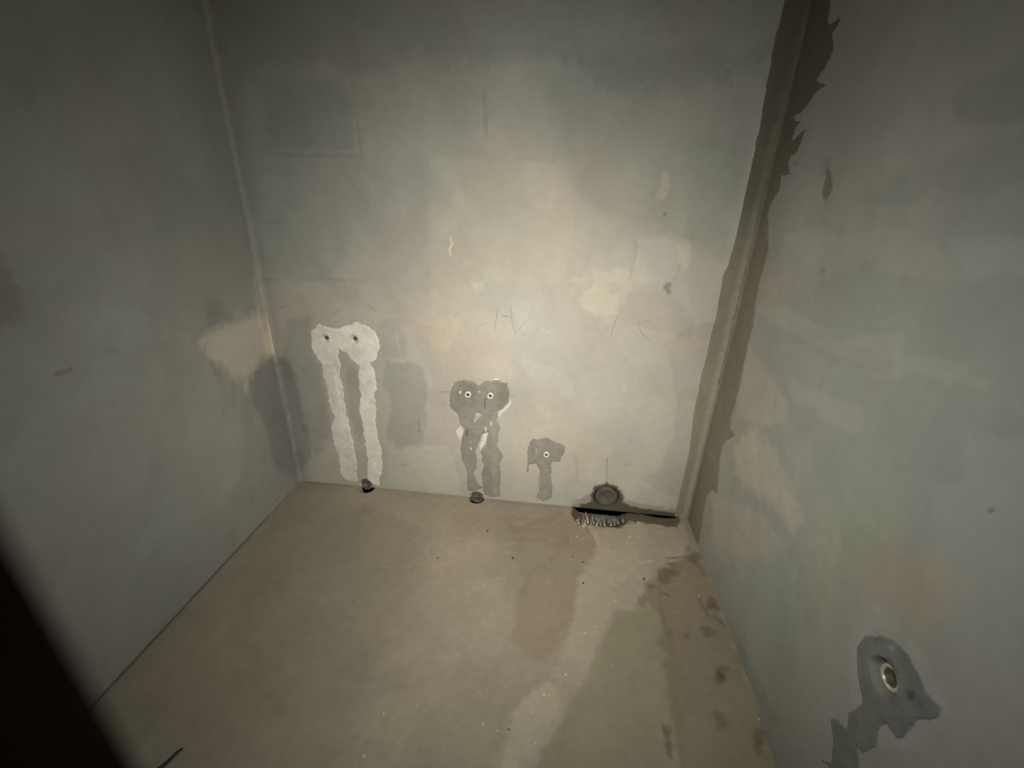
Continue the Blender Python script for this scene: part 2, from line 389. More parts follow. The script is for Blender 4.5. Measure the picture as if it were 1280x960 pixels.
paint('right', [(1020, 640), (1120, 640), (1120, 690), (1060, 715), (1030, 780), (1010, 720)], (1.02, 1.04, 0.92), 30)
paint('right', [(1020, 672), (1030, 668), (1050, 700), (1042, 706)], (1.05, 1.06, 1.02), 12)
paint('right', [(890, 620), (950, 640), (985, 680), (960, 700), (895, 690)], (1.16, 1.10, 1.06), 24)
paint('right', [(910, 700), (960, 690), (1000, 720), (1000, 800), (950, 780)], (0.95, 1.0, 0.99), 24)
paint('right', [(1195, 120), (1240, 90), (1300, 60), (1300, 150), (1200, 160)], (0.88, 0.89, 0.90), 18, 0.008, 0.05)
paint('right', [(1060, 250), (1150, 205), (1300, 160), (1300, 230), (1180, 240), (1090, 262)], (0.92, 0.93, 0.93), 20, 0.008, 0.05)
paint('right', [(1075, 768), (1095, 760), (1122, 772), (1140, 800), (1160, 830), (1178, 868), (1184, 895), (1150, 925), (1125, 940), (1060, 880), (1062, 800)], (1.09, 1.09, 1.08), 16, 0.008, 0.03)
paint('right', [(1120, 740), (1124, 742), (1120, 748)], 1.12, 7)
for x, y in [(1090, 760), (1098, 762), (1186, 637), (1218, 664), (1123, 690), (1150, 691), (1205, 688)]: spot_px('right', x, y, 1.8, 1.16, 4)
paint('right', [(900, 760), (925, 800), (975, 905), (960, 900), (915, 815), (896, 775)], (0.90, 0.9, 0.92), 10)
stroke('right', [(905, 640), (945, 690)], 0.94, 8, 14)

# ---- floor
paint('floor', [(735, 664), (852, 648), (866, 690), (830, 712), (790, 765), (770, 765), (735, 840), (700, 905), (668, 965), (610, 975), (645, 885), (690, 845), (716, 775), (722, 728), (744, 690)], (1.17, 1.17, 1.17), 18, 0.006, 0.03, -0.002)
paint('floor', [(645, 872), (676, 862), (700, 850), (700, 890), (672, 930), (655, 965), (618, 970), (640, 910)], (1.13, 1.16, 1.15), 32, 0.008, 0.03)
paint('floor', [(770, 768), (830, 760), (850, 850), (860, 975), (662, 975), (700, 905), (735, 840)], (0.90, 0.95, 0.86), 14, 0.004, 0.03)
paint('floor', [(862, 686), (880, 705), (905, 770), (990, 985), (850, 975), (838, 860), (822, 775), (800, 730), (825, 710)], (0.80, 0.77, 0.73), 22, 0.01, 0.04)
for x, y, r in [(830, 720, 9), (804, 750, 7), (845, 712, 8), (902, 843, 10), (898, 850, 8), (897, 897, 8), (902, 905, 6), (835, 915, 6), (838, 935, 6), (890, 753, 9), (896, 762, 7), (885, 790, 7), (838, 790, 4), (857, 796, 4), (950, 920, 12), (948, 935, 8), (862, 684, 4), (868, 698, 8), (812, 735, 7)]:
    spot_px('floor', x, y, r, (0.72, 0.70, 0.66), 16, 0.4)
stroke('floor', [(826, 715), (824, 745), (832, 785), (838, 800)], 0.88, 8, 12)
stroke('floor', [(828, 905), (836, 925), (838, 945)], 0.66, 5, 7)
paint('floor', [(700, 640), (730, 660), (744, 690), (722, 728), (716, 775), (680, 830), (640, 800), (650, 720), (640, 660)], (0.90, 0.87, 0.84), 22, 0.01, 0.05)
paint('floor', [(550, 680), (620, 670), (640, 760), (620, 830), (560, 820), (520, 760)], (1.08, 1.07, 1.06), 50, 0.01)
paint('floor', [(360, 630), (450, 625), (520, 660), (500, 760), (420, 900), (300, 900), (300, 720)], (0.92, 0.94, 0.92), 60, 0.02, 0.08)
paint('floor', [(470, 870), (560, 860), (600, 890), (640, 960), (440, 970)], (1.05, 1.07, 1.03), 40, 0.02)
stroke('floor', [(748, 655), (736, 640), (724, 632)], 1.12, 6, 8, 0.002)
stroke('floor', [(733, 658), (742, 672), (746, 684)], 0.78, 4, 7, -0.003)
stroke('floor', [(740, 657), (748, 674), (747, 686)], 1.14, 5, 7, 0.001)
for pts in [[(845, 693), (865, 690)], [(838, 700), (852, 698)], [(800, 702), (818, 700)], [(840, 710), (850, 711)]]: stroke('floor', pts, 1.25, 5, 7, 0.002)
for pts in [[(835, 697), (846, 696)], [(833, 704), (846, 703)], [(872, 705), (880, 718)], [(873, 746), (885, 770)], [(828, 740), (836, 745)], [(892, 770), (906, 782)]]: stroke('floor', pts, 0.66, 6, 8, -0.002)
paint('floor', [(560, 640), (780, 655), (780, 690), (560, 670)], (0.97, 0.95, 0.92), 20)
# darker back edge of the screed, patchy
stroke('floor', [(384, 603), (440, 607), (520, 613)], 0.86, 10, 14)
stroke('floor', [(610, 626), (700, 634)], 0.90, 10, 14)
# darker tone in the broken-out slot under the sewer outlet
paint('floor', [(716, 628), (776, 634), (800, 640), (852, 648), (848, 660), (790, 652), (776, 660), (722, 656), (712, 642)], (0.36, 0.33, 0.28), 11, 0.004, 0.02)

# ---- recesses: wall outlets and floor-level pipes
OUT = {k: uv(x, y, pl) for k, (x, y, pl) in {
    'shower_a': (407, 423, 'back'), 'shower_b': (443, 424, 'back'), 'sink_a': (585, 493, 'back'), 'sink_b': (613, 494.5, 'back'),
    'toilet': (683, 568, 'back'), 'side': (1105, 846, 'right'), 'drain_a': (458, 605, 'back'), 'drain_b': (596, 621, 'back'), 'sewer': (758, 622, 'back')}.items()}
for k, r, dp in [('shower_a', .0185, .030), ('shower_b', .0195, .030), ('sink_a', .0175, .008), ('sink_b', .0175, .008), ('toilet', .0175, .008)]:
    pit('back', ('c', OUT[k][0], OUT[k][1], r), dp, 0.005)
su, sv = OUT['side']
pit('right', ('c', su, sv, 0.033), 0.045, 0.010)
for k, r in [('drain_a', 0.030), ('drain_b', 0.031), ('sewer', 0.064)]:
    pit('back', ('c', OUT[k][0], OUT[k][1], r), 0.06 if k == 'sewer' else 0.045, 0.008)
# hollows in the screed below each pipe
pit('floor', ('c', OUT['drain_a'][0]+0.006, 0.012, 0.034), 0.05, 0.012)
pit('floor', ('c', OUT['drain_b'][0], 0.010, 0.035), 0.05, 0.012)
slot = uvs([(722, 628), (776, 632), (779, 640), (778, 652), (766, 656), (752, 655), (741, 652), (727, 651), (718, 642)], 'floor')
pit('floor', ('p', slot), 0.034, 0.045)
slot2 = uvs([(776, 629), (800, 633), (846, 639), (846, 646), (826, 647), (800, 641), (781, 640)], 'floor')
pit('floor', ('p', slot2), 0.018, 0.018)

# ================================================================== SURFACE MESHES
def surface(name, plane, U1, V1, mat, thick=0.10):
    U, V = np.meshgrid(U1, V1, indexing='ij'); sh = U.shape; Uf, Vf = U.ravel(), V.ravel()
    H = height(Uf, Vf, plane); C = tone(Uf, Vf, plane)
    co = np.stack(to_world(Uf, Vf, H, plane), -1)
    idx = np.arange(sh[0]*sh[1]).reshape(sh)
    q = np.stack([idx[:-1, :-1], idx[1:, :-1], idx[1:, 1:], idx[:-1, 1:]], -1).reshape(-1, 4)
    # back slab: rim loop pushed behind, one closing quad strip
    u0, u1, v0, v1 = U1[0], U1[-1], V1[0], V1[-1]
    n0 = len(co)
    bu = np.array([u0, u1, u1, u0]); bv = np.array([v0, v0, v1, v1])
    bc = np.stack(to_world(bu, bv, np.full(4, -thick), plane), -1)
    # sides: use single quads joining corners (edge vertices stay on the front)
    c = [idx[0, 0], idx[-1, 0], idx[-1, -1], idx[0, -1]]
    extra = [[c[1], c[0], n0, n0+1], [c[2], c[1], n0+1, n0+2], [c[3], c[2], n0+2, n0+3], [c[0], c[3], n0+3, n0], [n0+3, n0+2, n0+1, n0]]
    q = np.concatenate([q, np.array(extra)]); co = np.concatenate([co, bc]); C = np.concatenate([C, np.tile(BASE[plane], (4, 1))])
    if FLIP[plane]: q = q[:, ::-1]
    o = fast_mesh(name, co, q, mat, None, C)
    return tag(o, kind='structure')
fr = [(0, 0.03), (W-0.03, W+1)]+[(OUT[k][0]-0.04, OUT[k][0]+0.04) for k in ('shower_a', 'shower_b', 'sink_a', 'sink_b', 'toilet', 'drain_b')]+[(1.58, 1.76)]
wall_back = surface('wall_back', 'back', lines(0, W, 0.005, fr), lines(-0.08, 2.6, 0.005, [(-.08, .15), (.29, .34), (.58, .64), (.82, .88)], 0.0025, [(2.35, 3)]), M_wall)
wall_left = surface('wall_left', 'left', lines(0, 2.9, 0.006, [(0, 0.03)], 0.0025, coarse=[(1.5, 3)]), lines(0, 2.6, 0.006, coarse=[(2.3, 3)]), M_wall)
wall_right = surface('wall_right', 'right', lines(0, 2.9, 0.005, [(0, 0.03), (su-.05, su+.05)], 0.003, [(1.75, 3)]), lines(0, 2.6, 0.005, [(sv-.05, sv+.05)], 0.003, coarse=[(2.3, 3)]), M_wall)
floor = surface('floor', 'floor', lines(0, W, 0.005), lines(0, 2.9, 0.005, [(0, .1)], 0.0025, coarse=[(1.5, 3)]), M_floor)
def box(name, x0, x1, y0, y1, z0, z1, mat, parent=None):
    v = [(x, y, z) for x in (x0, x1) for y in (y0, y1) for z in (z0, z1)]
    f = [(0, 1, 3, 2), (4, 6, 7, 5), (0, 4, 5, 1), (2, 3, 7, 6), (0, 2, 6, 4), (1, 5, 7, 3)]
    return link_mesh(name, v, f, mat, parent, smooth=False)
tag(box('ceiling', -0.1, W+0.1, -3.0, 0.1, 2.6, 2.7, M_ceiling), kind='structure')
tag(box('wall_front', -0.1, W+0.1, -3.0, -2.9, 0, 2.6, M_ceiling), kind='structure')

# ================================================================== PLASTER / MORTAR PATCHES (parts of the walls)
def patch(name, plane, polys, base, thick, mat, parent, label=None, rag=0.003, ragscale=0.02, holes=(), cell=0.0025, paints=(), edge=0.006, rough=0.0012, seed=0, px=True, mottle=0.10):
    polys = [uvs(p, plane) if px else p for p in polys]; holes = [uvs(h, plane) if px else h for h in holes]
    A = np.concatenate([np.array(p) for p in polys]); u0, v0 = A.min(0)-0.02; u1, v1 = A.max(0)+0.02
    lim = {'back': (0, W), 'floor': (0, W), 'left': (0, 2.9), 'right': (0, 2.9)}[plane]
    u0 = max(u0, lim[0]); u1 = min(u1, lim[1]); v0 = max(v0, 0.0); v1 = min(v1, 2.6)
    U1 = np.arange(u0, u1+cell, cell); V1 = np.arange(v0, v1+cell, cell)
    U1 = np.clip(U1, u0, u1); V1 = np.clip(V1, v0, v1)
    U, V = np.meshgrid(U1, V1, indexing='ij'); sh = U.shape; U = U.ravel(); V = V.ravel()
    d = np.full(U.shape, 1e9)
    for p in polys: d = np.minimum(d, sdf(U, V, p))
    for h in holes: d = np.maximum(d, -sdf(U, V, h))
    d = d + rag*fbm(U, V, ragscale, 301+seed, 4, 0.6)*2
    keep = (d < 0).reshape(sh)
    H = height(U, V, plane) + thick*sstep(np.clip(-d/edge, 0, 1)) + rough*fbm(U, V, 0.02, 331+seed, 3)*sstep(-d/edge) + 0.0003
    H = np.where(d > -cell*0.7, height(U, V, plane)-0.0008, H)
    C = tone(U, V, plane, base, paints=False)*(1+min(0.16, mottle*1.8)*fbm(U, V, 0.035, 351+seed, 4)+mottle*fbm(U, V, 0.009, 361+seed, 3))[:, None]
    for pl, mul, soft in paints:
        pp = uvs(pl, plane) if px else pl
        mul = np.array(mul if hasattr(mul, '__len__') else (mul,)*3)
        f = sstep(0.5-(sdf(U, V, pp)+0.6*min(soft, 15)/1000*fbm(U, V, 0.015, 371, 3))/(soft/1000)); C *= 1+(mul-1)[None, :]*f[:, None]
    co = np.stack(to_world(U, V, H, plane), -1)
    idx = np.arange(len(U)).reshape(sh)
    cell_keep = keep[:-1, :-1] & keep[1:, :-1] & keep[1:, 1:] & keep[:-1, 1:]
    q = np.stack([idx[:-1, :-1], idx[1:, :-1], idx[1:, 1:], idx[:-1, 1:]], -1)[cell_keep]
    used = np.unique(q); remap = np.full(len(U), -1); remap[used] = np.arange(len(used))
    q = remap[q]; co = co[used]; C = C[used]
    if FLIP[plane]: q = q[:, ::-1]
    o = fast_mesh(name, co, q, mat, parent, C)
    if label: o['label'] = label
    return o

# white plaster with two strips running down to the floor
white_poly = P(370, 380, 3.84, [(75, 130), (110, 95), (165, 112), (210, 114), (250, 100), (300, 85), (360, 110), (395, 160), (403, 210), (385, 265), (360, 285), (380, 330), (388, 410), (375, 430), (388, 500), (380, 560), (395, 640), (412, 700), (418, 790), (400, 850), (400, 872), (352, 866), (342, 820), (340, 720), (325, 640), (318, 560), (302, 510), (310, 440), (295, 350), (300, 300), (270, 270), (235, 232), (205, 215), (210, 265), (218, 300), (212, 330), (230, 420), (245, 520), (265, 600), (278, 690), (295, 760), (298, 855), (240, 850), (215, 820), (205, 740), (180, 670), (165, 590), (185, 545), (160, 490), (150, 400), (130, 350), (125, 290), (100, 260), (70, 200)])
patch('plaster_patch', 'back', [white_poly], (0.70, 0.68, 0.61), 0.003, M_gypsum, wall_back, 'white plaster patch with two strips running down to the floor', rag=0.0042, ragscale=0.022,
      paints=[(P(370, 380, 3.84, [(125, 290), (205, 290), (245, 520), (295, 760), (298, 855), (240, 850), (180, 670), (160, 490)]), (0.90, 0.90, 0.90), 12),
              (P(370, 380, 3.84, [(175, 300), (195, 300), (240, 560), (220, 560)]), (1.1, 1.1, 1.1), 8)])
sink_poly = P(540, 460, 5.333, [(150, 92), (210, 75), (270, 85), (318, 112), (352, 85), (440, 80), (500, 100), (520, 150), (510, 230), (480, 268), (440, 292), (432, 340), (460, 400), (440, 450), (442, 520), (475, 590), (450, 640), (462, 720), (452, 855), (385, 862), (352, 838), (335, 800), (300, 812), (245, 828), (230, 780), (237, 720), (225, 670), (195, 600), (190, 540), (200, 470), (215, 400), (185, 370), (170, 310), (122, 260), (115, 170)])
sink_gap = P(540, 460, 5.333, [(300, 610), (298, 545), (335, 450), (372, 430), (362, 500), (322, 560), (345, 650), (332, 700), (338, 790), (305, 760), (280, 700), (302, 650)])
patch('mortar_patch', 'back', [sink_poly], (0.245, 0.235, 0.20), 0.0028, M_mortar, wall_back, 'dark grey mortar patch with two strips running down to the floor', rag=0.0038, ragscale=0.016, holes=[sink_gap],
      paints=[(P(540, 460, 5.333, [(400, 300), (430, 300), (440, 860), (400, 860)]), 1.12, 8),
              (P(540, 460, 5.333, [(190, 100), (290, 110), (290, 260), (200, 250), (150, 200)]), 0.90, 10),
              (P(540, 460, 5.333, [(400, 90), (510, 100), (510, 230), (440, 280), (430, 200), (440, 150)]), 0.86, 6),
              (P(540, 460, 5.333, [(225, 410), (245, 410), (240, 460), (222, 450)]), 0.6, 5),
              (P(540, 460, 5.333, [(350, 200), (362, 200), (356, 275), (345, 270)]), 0.6, 4),
              (P(540, 460, 5.333, [(200, 600), (300, 610), (280, 700), (300, 800), (240, 820), (230, 700)]), 1.05, 8)], seed=3)
for i, (pl, lift) in enumerate([
        ([(292, 290), (335, 308), (312, 338), (292, 362), (272, 362), (285, 325)], .0052), ([(388, 352), (400, 352), (402, 385), (388, 388)], .0052),
        ([(252, 525), (266, 525), (268, 545), (254, 545)], .0052), ([(156, 415), (190, 388), (212, 415), (205, 455), (188, 490), (168, 455)], .003),
        ([(523, 198), (530, 230), (510, 268), (460, 312), (448, 335), (440, 312), (455, 285), (500, 250), (516, 225)], .0035),
        ([(340, 440), (370, 432), (362, 500), (322, 545), (318, 520)], .0035), ([(352, 392), (366, 395), (364, 422), (352, 420)], .0052),
        ([(310, 150), (328, 152), (324, 166), (310, 164)], .0052), ([(178, 148), (200, 150), (196, 176), (180, 170)], .0052), ([(405, 70), (440, 70), (446, 80), (410, 82)], .0035)]):
    patch('plaster_fleck', 'back', [P(540, 460, 5.333, pl)], (0.60, 0.58, 0.50) if i != 0 else (0.42, 0.40, 0.35), lift, M_gypsum, wall_back, rag=0.001, ragscale=0.01, cell=0.0015, edge=0.002, rough=0.0004, seed=i)
toilet_poly = P(540, 460, 5.333, [(650, 492), (670, 467), (720, 472), (755, 460), (800, 480), (845, 500), (887, 516), (890, 556), (862, 600), (860, 630), (812, 625), (796, 650), (796, 720), (806, 780), (802, 862), (745, 890), (698, 862), (710, 790), (706, 740), (712, 700), (716, 680), (690, 637), (652, 642), (642, 696), (630, 692), (634, 560)])
patch('mortar_patch', 'back', [toilet_poly], (0.245, 0.235, 0.20), 0.0025, M_mortar, wall_back, 'small dark mortar patch shaped like a mushroom', rag=0.0035, ragscale=0.014,
      paints=[(P(540, 460, 5.333, [(700, 680), (800, 680), (806, 890), (700, 890)]), (1.10, 1.10, 1.10), 25),
              (P(540, 460, 5.333, [(690, 530), (705, 535), (700, 570), (688, 565)]), 1.3, 5), (P(540, 460, 5.333, [(795, 625), (805, 628), (796, 645)]), 1.5, 4),
              (P(540, 460, 5.333, [(715, 690), (722, 690), (722, 790), (715, 790)]), 1.3, 5)], seed=5)

# dark ragged strip down the back right corner, one half on each wall
cu = [(985, -60), (980, 0), (977, 11), (966, 55), (957, 106), (948, 160), (940, 197), (929, 248), (920, 292), (909, 332), (903, 344), (895, 392), (878, 461), (868, 507), (860, 569), (849, 615), (843, 643)]
back_strip = [uv(x, y, 'back') for x, y in cu]; back_strip[-1] = (back_strip[-1][0], -0.01); back_strip[0] = (back_strip[0][0], 2.61)
back_strip += [(W+0.02, -0.01), (W+0.02, 2.61)]
MORT = (0.215, 0.20, 0.155)
def along(x0, x1, z0, z1): return [(x0, z0), (x1, z0), (x1, z1), (x0, z1)]
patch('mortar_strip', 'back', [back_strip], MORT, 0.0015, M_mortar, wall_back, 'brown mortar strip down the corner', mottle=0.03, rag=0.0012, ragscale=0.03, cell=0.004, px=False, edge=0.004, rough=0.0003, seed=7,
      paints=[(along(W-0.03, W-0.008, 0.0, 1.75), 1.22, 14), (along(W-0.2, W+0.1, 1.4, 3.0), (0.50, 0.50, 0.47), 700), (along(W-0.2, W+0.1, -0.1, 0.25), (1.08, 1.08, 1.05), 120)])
cr_ = [(1041, -60), (1039, 0), (1035, 25), (1038, 30), (1052, 20), (1047, 34), (1041, 42), (1044, 57), (1040, 69), (1031, 87), (1022, 100), (1026, 103), (1036, 105), (1027, 112), (1020, 117), (1008, 135), (1000, 143), (993, 146), (994, 150), (1003, 150), (996, 160), (991, 175), (1000, 166), (1008, 159), (1004, 172), (997, 190), (988, 197), (986, 205), (988, 219), (977, 221), (975, 237), (966, 252), (960, 266), (961, 290), (961, 313), (956, 334), (951, 350), (945, 380), (943, 407), (936, 430), (930, 460), (924, 488), (914, 525), (914, 535), (920, 545), (908, 552), (903, 561), (900, 590), (897, 619), (891, 613), (885, 618), (880, 640), (878, 658), (871, 690)]
right_strip = [uv(x, y, 'right') for x, y in cr_]; right_strip[-1] = (right_strip[-1][0], -0.01); right_strip[0] = (right_strip[0][0], 2.61)
right_strip += [(-0.02, -0.01), (-0.02, 2.61)]
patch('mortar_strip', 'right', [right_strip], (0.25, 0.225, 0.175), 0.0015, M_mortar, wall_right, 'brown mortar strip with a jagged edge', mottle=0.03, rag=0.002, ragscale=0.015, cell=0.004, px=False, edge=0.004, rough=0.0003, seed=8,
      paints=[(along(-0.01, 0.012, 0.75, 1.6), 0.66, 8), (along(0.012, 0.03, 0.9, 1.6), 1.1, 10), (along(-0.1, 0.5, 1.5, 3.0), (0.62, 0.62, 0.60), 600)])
# grey mortar round the side outlet
side_poly = P(1000, 740, 4.364, [(345, 236), (430, 228), (520, 262), (590, 330), (640, 430), (692, 540), (772, 622), (768, 690), (640, 712), (572, 800), (530, 802), (480, 730), (440, 740), (420, 850), (350, 884), (318, 852), (325, 962), (345, 1150), (160, 1150), (172, 960), (110, 915), (170, 925), (180, 790), (166, 692), (205, 690), (258, 744), (266, 660), (322, 622), (340, 590), (312, 440), (308, 310)])
patch('mortar_patch', 'right', [side_poly], (0.205, 0.21, 0.20), 0.002, M_mortar, wall_right, 'blue-grey mortar patch around the side outlet', rag=0.002, ragscale=0.015, seed=9,
      paints=[(P(1000, 740, 4.364, [(330, 610), (400, 640), (440, 740), (420, 850), (350, 880), (300, 780)]), (1.06, 1.08, 1.0), 14),
              (P(1000, 740, 4.364, [(400, 280), (520, 290), (600, 400), (560, 560), (440, 600), (360, 500), (360, 380)]), (1.14, 1.14, 1.12), 14),
              (P(1000, 740, 4.364, [(590, 540), (630, 545), (625, 590), (590, 590)]), 0.6, 8), (P(1000, 740, 4.364, [(500, 295), (525, 300), (520, 320), (500, 318)]), 1.4, 6),
              (P(1000, 740, 4.364, [(400, 350), (500, 370), (540, 440), (520, 470), (400, 440)]), 0.62, 10)])

# pencilled letters on the back wall
def mark(plane, pts, width, name='pencil_mark', mat=M_pencil, parent=wall_back):
    Q = np.array(uvs(pts, plane))
    dense = []
    for a, b in zip(Q[:-1], Q[1:]):
        n = max(2, int(np.linalg.norm(b-a)/0.006))
        for i in range(n): dense.append(a+(b-a)*i/n)
    dense.append(Q[-1]); D = np.array(dense); D += np.random.RandomState(int(pts[0][0])).randn(*D.shape)*0.0003
    T = np.gradient(D, axis=0); T /= np.linalg.norm(T, axis=1)[:, None]+1e-9; Nn = np.stack([-T[:, 1], T[:, 0]], 1)
    wv = width*(0.55+0.45*np.sin(np.linspace(0.25, math.pi-0.25, len(D))))[:, None]
    A = D+Nn*wv/2; B = D-Nn*wv/2
    vs = []
    for pset, lift in ((A, -0.0004), (D, 0.0007), (B, -0.0004)):
        h = height(pset[:, 0].copy(), pset[:, 1].copy(), plane)+lift
        vs += list(np.stack(to_world(pset[:, 0], pset[:, 1], h, plane), -1))
    n = len(D); f = []
    for i in range(n-1):
        f += [(i+n, i+1+n, i+1, i), (i+2*n, i+1+2*n, i+1+n, i+n)]
    return link_mesh(name, vs, f, mat, parent)
K = lambda pts: P(560, 360, 4.267, pts)
M_p2 = simple('faint_pencil', (0.27, 0.255, 0.215), 0.9)
for pts, wd, m in [([(268, 100), (258, 165), (248, 232)], .0030, M_pencil), ([(288, 150), (322, 151)], .0045, M_pencil), ([(333, 92), (338, 160), (348, 215), (358, 245)], .0030, M_pencil),
               ([(358, 250), (395, 200), (440, 150)], .0028, M_p2), ([(212, 180), (165, 205), (140, 240)], .0025, M_p2),
               ([(785, 170), (800, 215), (828, 262)], .0028, M_p2), ([(902, 148), (885, 200), (870, 250)], .0034, M_pencil), ([(985, 158), (940, 205), (912, 240)], .0026, M_p2),
               ([(1018, 222), (1013, 200), (1022, 182), (1050, 173), (1082, 180), (1094, 198), (1088, 222)], .0030, M_p2), ([(1018, 205), (1032, 240), (1058, 268), (1088, 292)], .0026, M_pencil),
               ([(40, 162), (46, 130)], .003, M_p2)]:
    mark('back', K(pts), wd, mat=m)

# ================================================================== FITTINGS
def lathe(name, prof, mat, parent, seg=28, loc=(0, 0, 0)):
    """profile of (radius, y) turned about local Y; -Y points out of the back wall"""
    v = []; f = []; n = len(prof)
    for k in range(seg):
        a = 2*math.pi*k/seg
        for r, y in prof: v.append((r*math.cos(a)+loc[0], y+loc[1], r*math.sin(a)+loc[2]))
    for k in range(seg):
        k2 = (k+1) % seg
        for i in range(n-1): f.append((k*n+i, k2*n+i, k2*n+i+1, k*n+i+1))
    return link_mesh(name, v, f, mat, parent)
def hexring(name, ro, ri, y0, y1, mat, parent):
    v = []; f = []; N = 24
    for k in range(N):
        a = 2*math.pi*k/N
        hr = ro*math.cos(math.pi/6)/math.cos((a % (math.pi/3))-math.pi/6)
        for r, y in ((ri, y0), (ri, y1), (hr, y1), (hr, y0)): v.append((r*math.cos(a), y, r*math.sin(a)))
    for k in range(N):
        k2 = (k+1) % N
        for i in range(4): f.append((k*4+i, k2*4+i, k2*4+(i+1) % 4, k*4+(i+1) % 4))
    return link_mesh(name, v, f, mat, parent, smooth=False)
def outlet(key, label, body_mat, bore_mat, out, r=0.0145, ri=0.0085, rot=(0, 0, 0), plane='back', group='water outlets on the back wall'):
    u, v = OUT[key]
    loc = (u, 0, v) if plane == 'back' else (W, -u, v)
    t = thing('water_outlet', label, 'pipe outlet', loc, group, rot)
    d = 0.024
    lathe('socket', [(0.0, d), (r, d), (r, -out+0.0015), (r-0.0015, -out), (ri+0.0015, -out), (ri, -out+0.0015), (ri, 0.012)], body_mat, t)
    th = [(ri, -out+0.003)]
    y = -out+0.003
    while y < (0.010 if out < 0 else 0.009):
        th += [(ri-0.0010, y+0.0007), (ri, y+0.0014)]; y += 0.0014
    lathe('thread', th, M_white if out < 0 else M_brass, t)
    bd = 0.010 if out < 0 else 0.004
    lathe('bore', [(ri, bd), (ri*0.6, bd+0.002), (0, bd+0.003)], bore_mat, t)
    return t
G = None
outlet('shower_a', 'left recessed pipe outlet in the white plaster patch', M_white, M_rust, -0.006, 0.0165, 0.0120)
outlet('shower_b', 'right recessed pipe outlet in the white plaster patch', M_white, M_rust, -0.006, 0.0170, 0.0125)
outlet('sink_a', 'left white-ringed pipe outlet in the two-strip grey mortar patch', M_white, M_dark, 0.006, 0.0150, 0.0085)
outlet('sink_b', 'right white-ringed pipe outlet in the two-strip grey mortar patch', M_white, M_dark, 0.006, 0.0145, 0.0080)
outlet('toilet', 'white-ringed pipe outlet alone in the mushroom-shaped mortar patch', M_white, M_dark, 0.006, 0.0145, 0.0085)
# side outlet on the right wall: plated socket with a hexagonal collar, set in a hollow
t = thing('water_outlet', 'metal-rimmed pipe outlet low on the right wall in blue-grey mortar', 'pipe outlet', (W, -su, sv), None, (0, 0, math.radians(-90)))
lathe('socket', [(0.0, 0.060), (0.0265, 0.060), (0.0265, 0.012), (0.0255, 0.010), (0.0205, 0.010), (0.0190, 0.012), (0.0190, 0.05)], M_nickel, t)
hexring('collar', 0.0320, 0.0263, 0.026, 0.017, M_brass, t)
th = [(0.0191, 0.013)]; y = 0.013
while y < 0.040: th += [(0.0177, y+0.0009), (0.0191, y+0.0018)]; y += 0.0018
lathe('thread', th, M_brass, t)
lathe('bore', [(0.0191, 0.030), (0.010, 0.034), (0, 0.035)], M_dark, t)

def tube(name, pts, r, mat, seg=8, taper=None):
    v = []; f = []; n = len(pts); Pp = [Vector(p) for p in pts]
    for i, p in enumerate(Pp):
        tdir = (Pp[min(i+1, n-1)]-Pp[max(i-1, 0)]).normalized(); a = tdir.cross(Vector((0, 0, 1))).normalized(); b = a.cross(tdir)
        rr = r*(taper[i] if taper else 1)
        for k in range(seg):
            q = 2*math.pi*k/seg; v.append(p+a*rr*math.cos(q)+b*rr*math.sin(q))
    for i in range(n-1):
        for k in range(seg): f.append((i*seg+k, i*seg+(k+1) % seg, (i+1)*seg+(k+1) % seg, (i+1)*seg+k))
    f.append(tuple(range(seg))[::-1]); f.append(tuple((n-1)*seg+k for k in range(seg)))
    return link_mesh(name, v, f, mat)
def drain(key, r, label, tilt, out, dz=0.0):
    u, v = OUT[key]
    t = thing('drain_pipe', label, 'drain pipe', (u, 0, v+dz), None, (math.radians(tilt), 0, 0))
    lathe('pipe', [(r*0.86, 0.07), (r, 0.07), (r, -out+0.001), (r-0.0008, -out), (r*0.9, -out), (r*0.88, -out+0.001), (r*0.86, 0.02)], M_grey, t)
    lathe('rubber_ring', [(r*0.86, -out+0.003), (r*0.80, -out+0.0015), (r*0.76, -out+0.004)], M_black, t)
    if key == 'sewer':
        pr = [(r*0.93, -out+0.002), (r*0.90, -out-0.003), (r*0.84, -out-0.004), (r*0.80, -out-0.002), (r*0.3, -out-0.0015), (0, -out-0.0015)]
        lathe('plug', pr, M_plug, t)
    else:
        pr = [(r*0.87, -out+0.004), (r*0.80, -out+0.003), (r*0.70, -out+0.004), (r*0.66, -out+0.0075), (r*0.30, -out+0.0075), (0, -out+0.007)]
        lathe('plug', pr, M_grey, t)
    return t
drain('drain_a', 0.025, 'small dark drain pipe end at the floor below the white plaster strips', 0, 0.004, 0.004)
drain('drain_b', 0.025, 'small dark drain pipe end at the floor below the two grey mortar strips', 0, 0.002, 0.004)
drain('sewer', 0.053, 'large plugged grey sewer pipe at the wall foot near the corner', 0, -0.006)

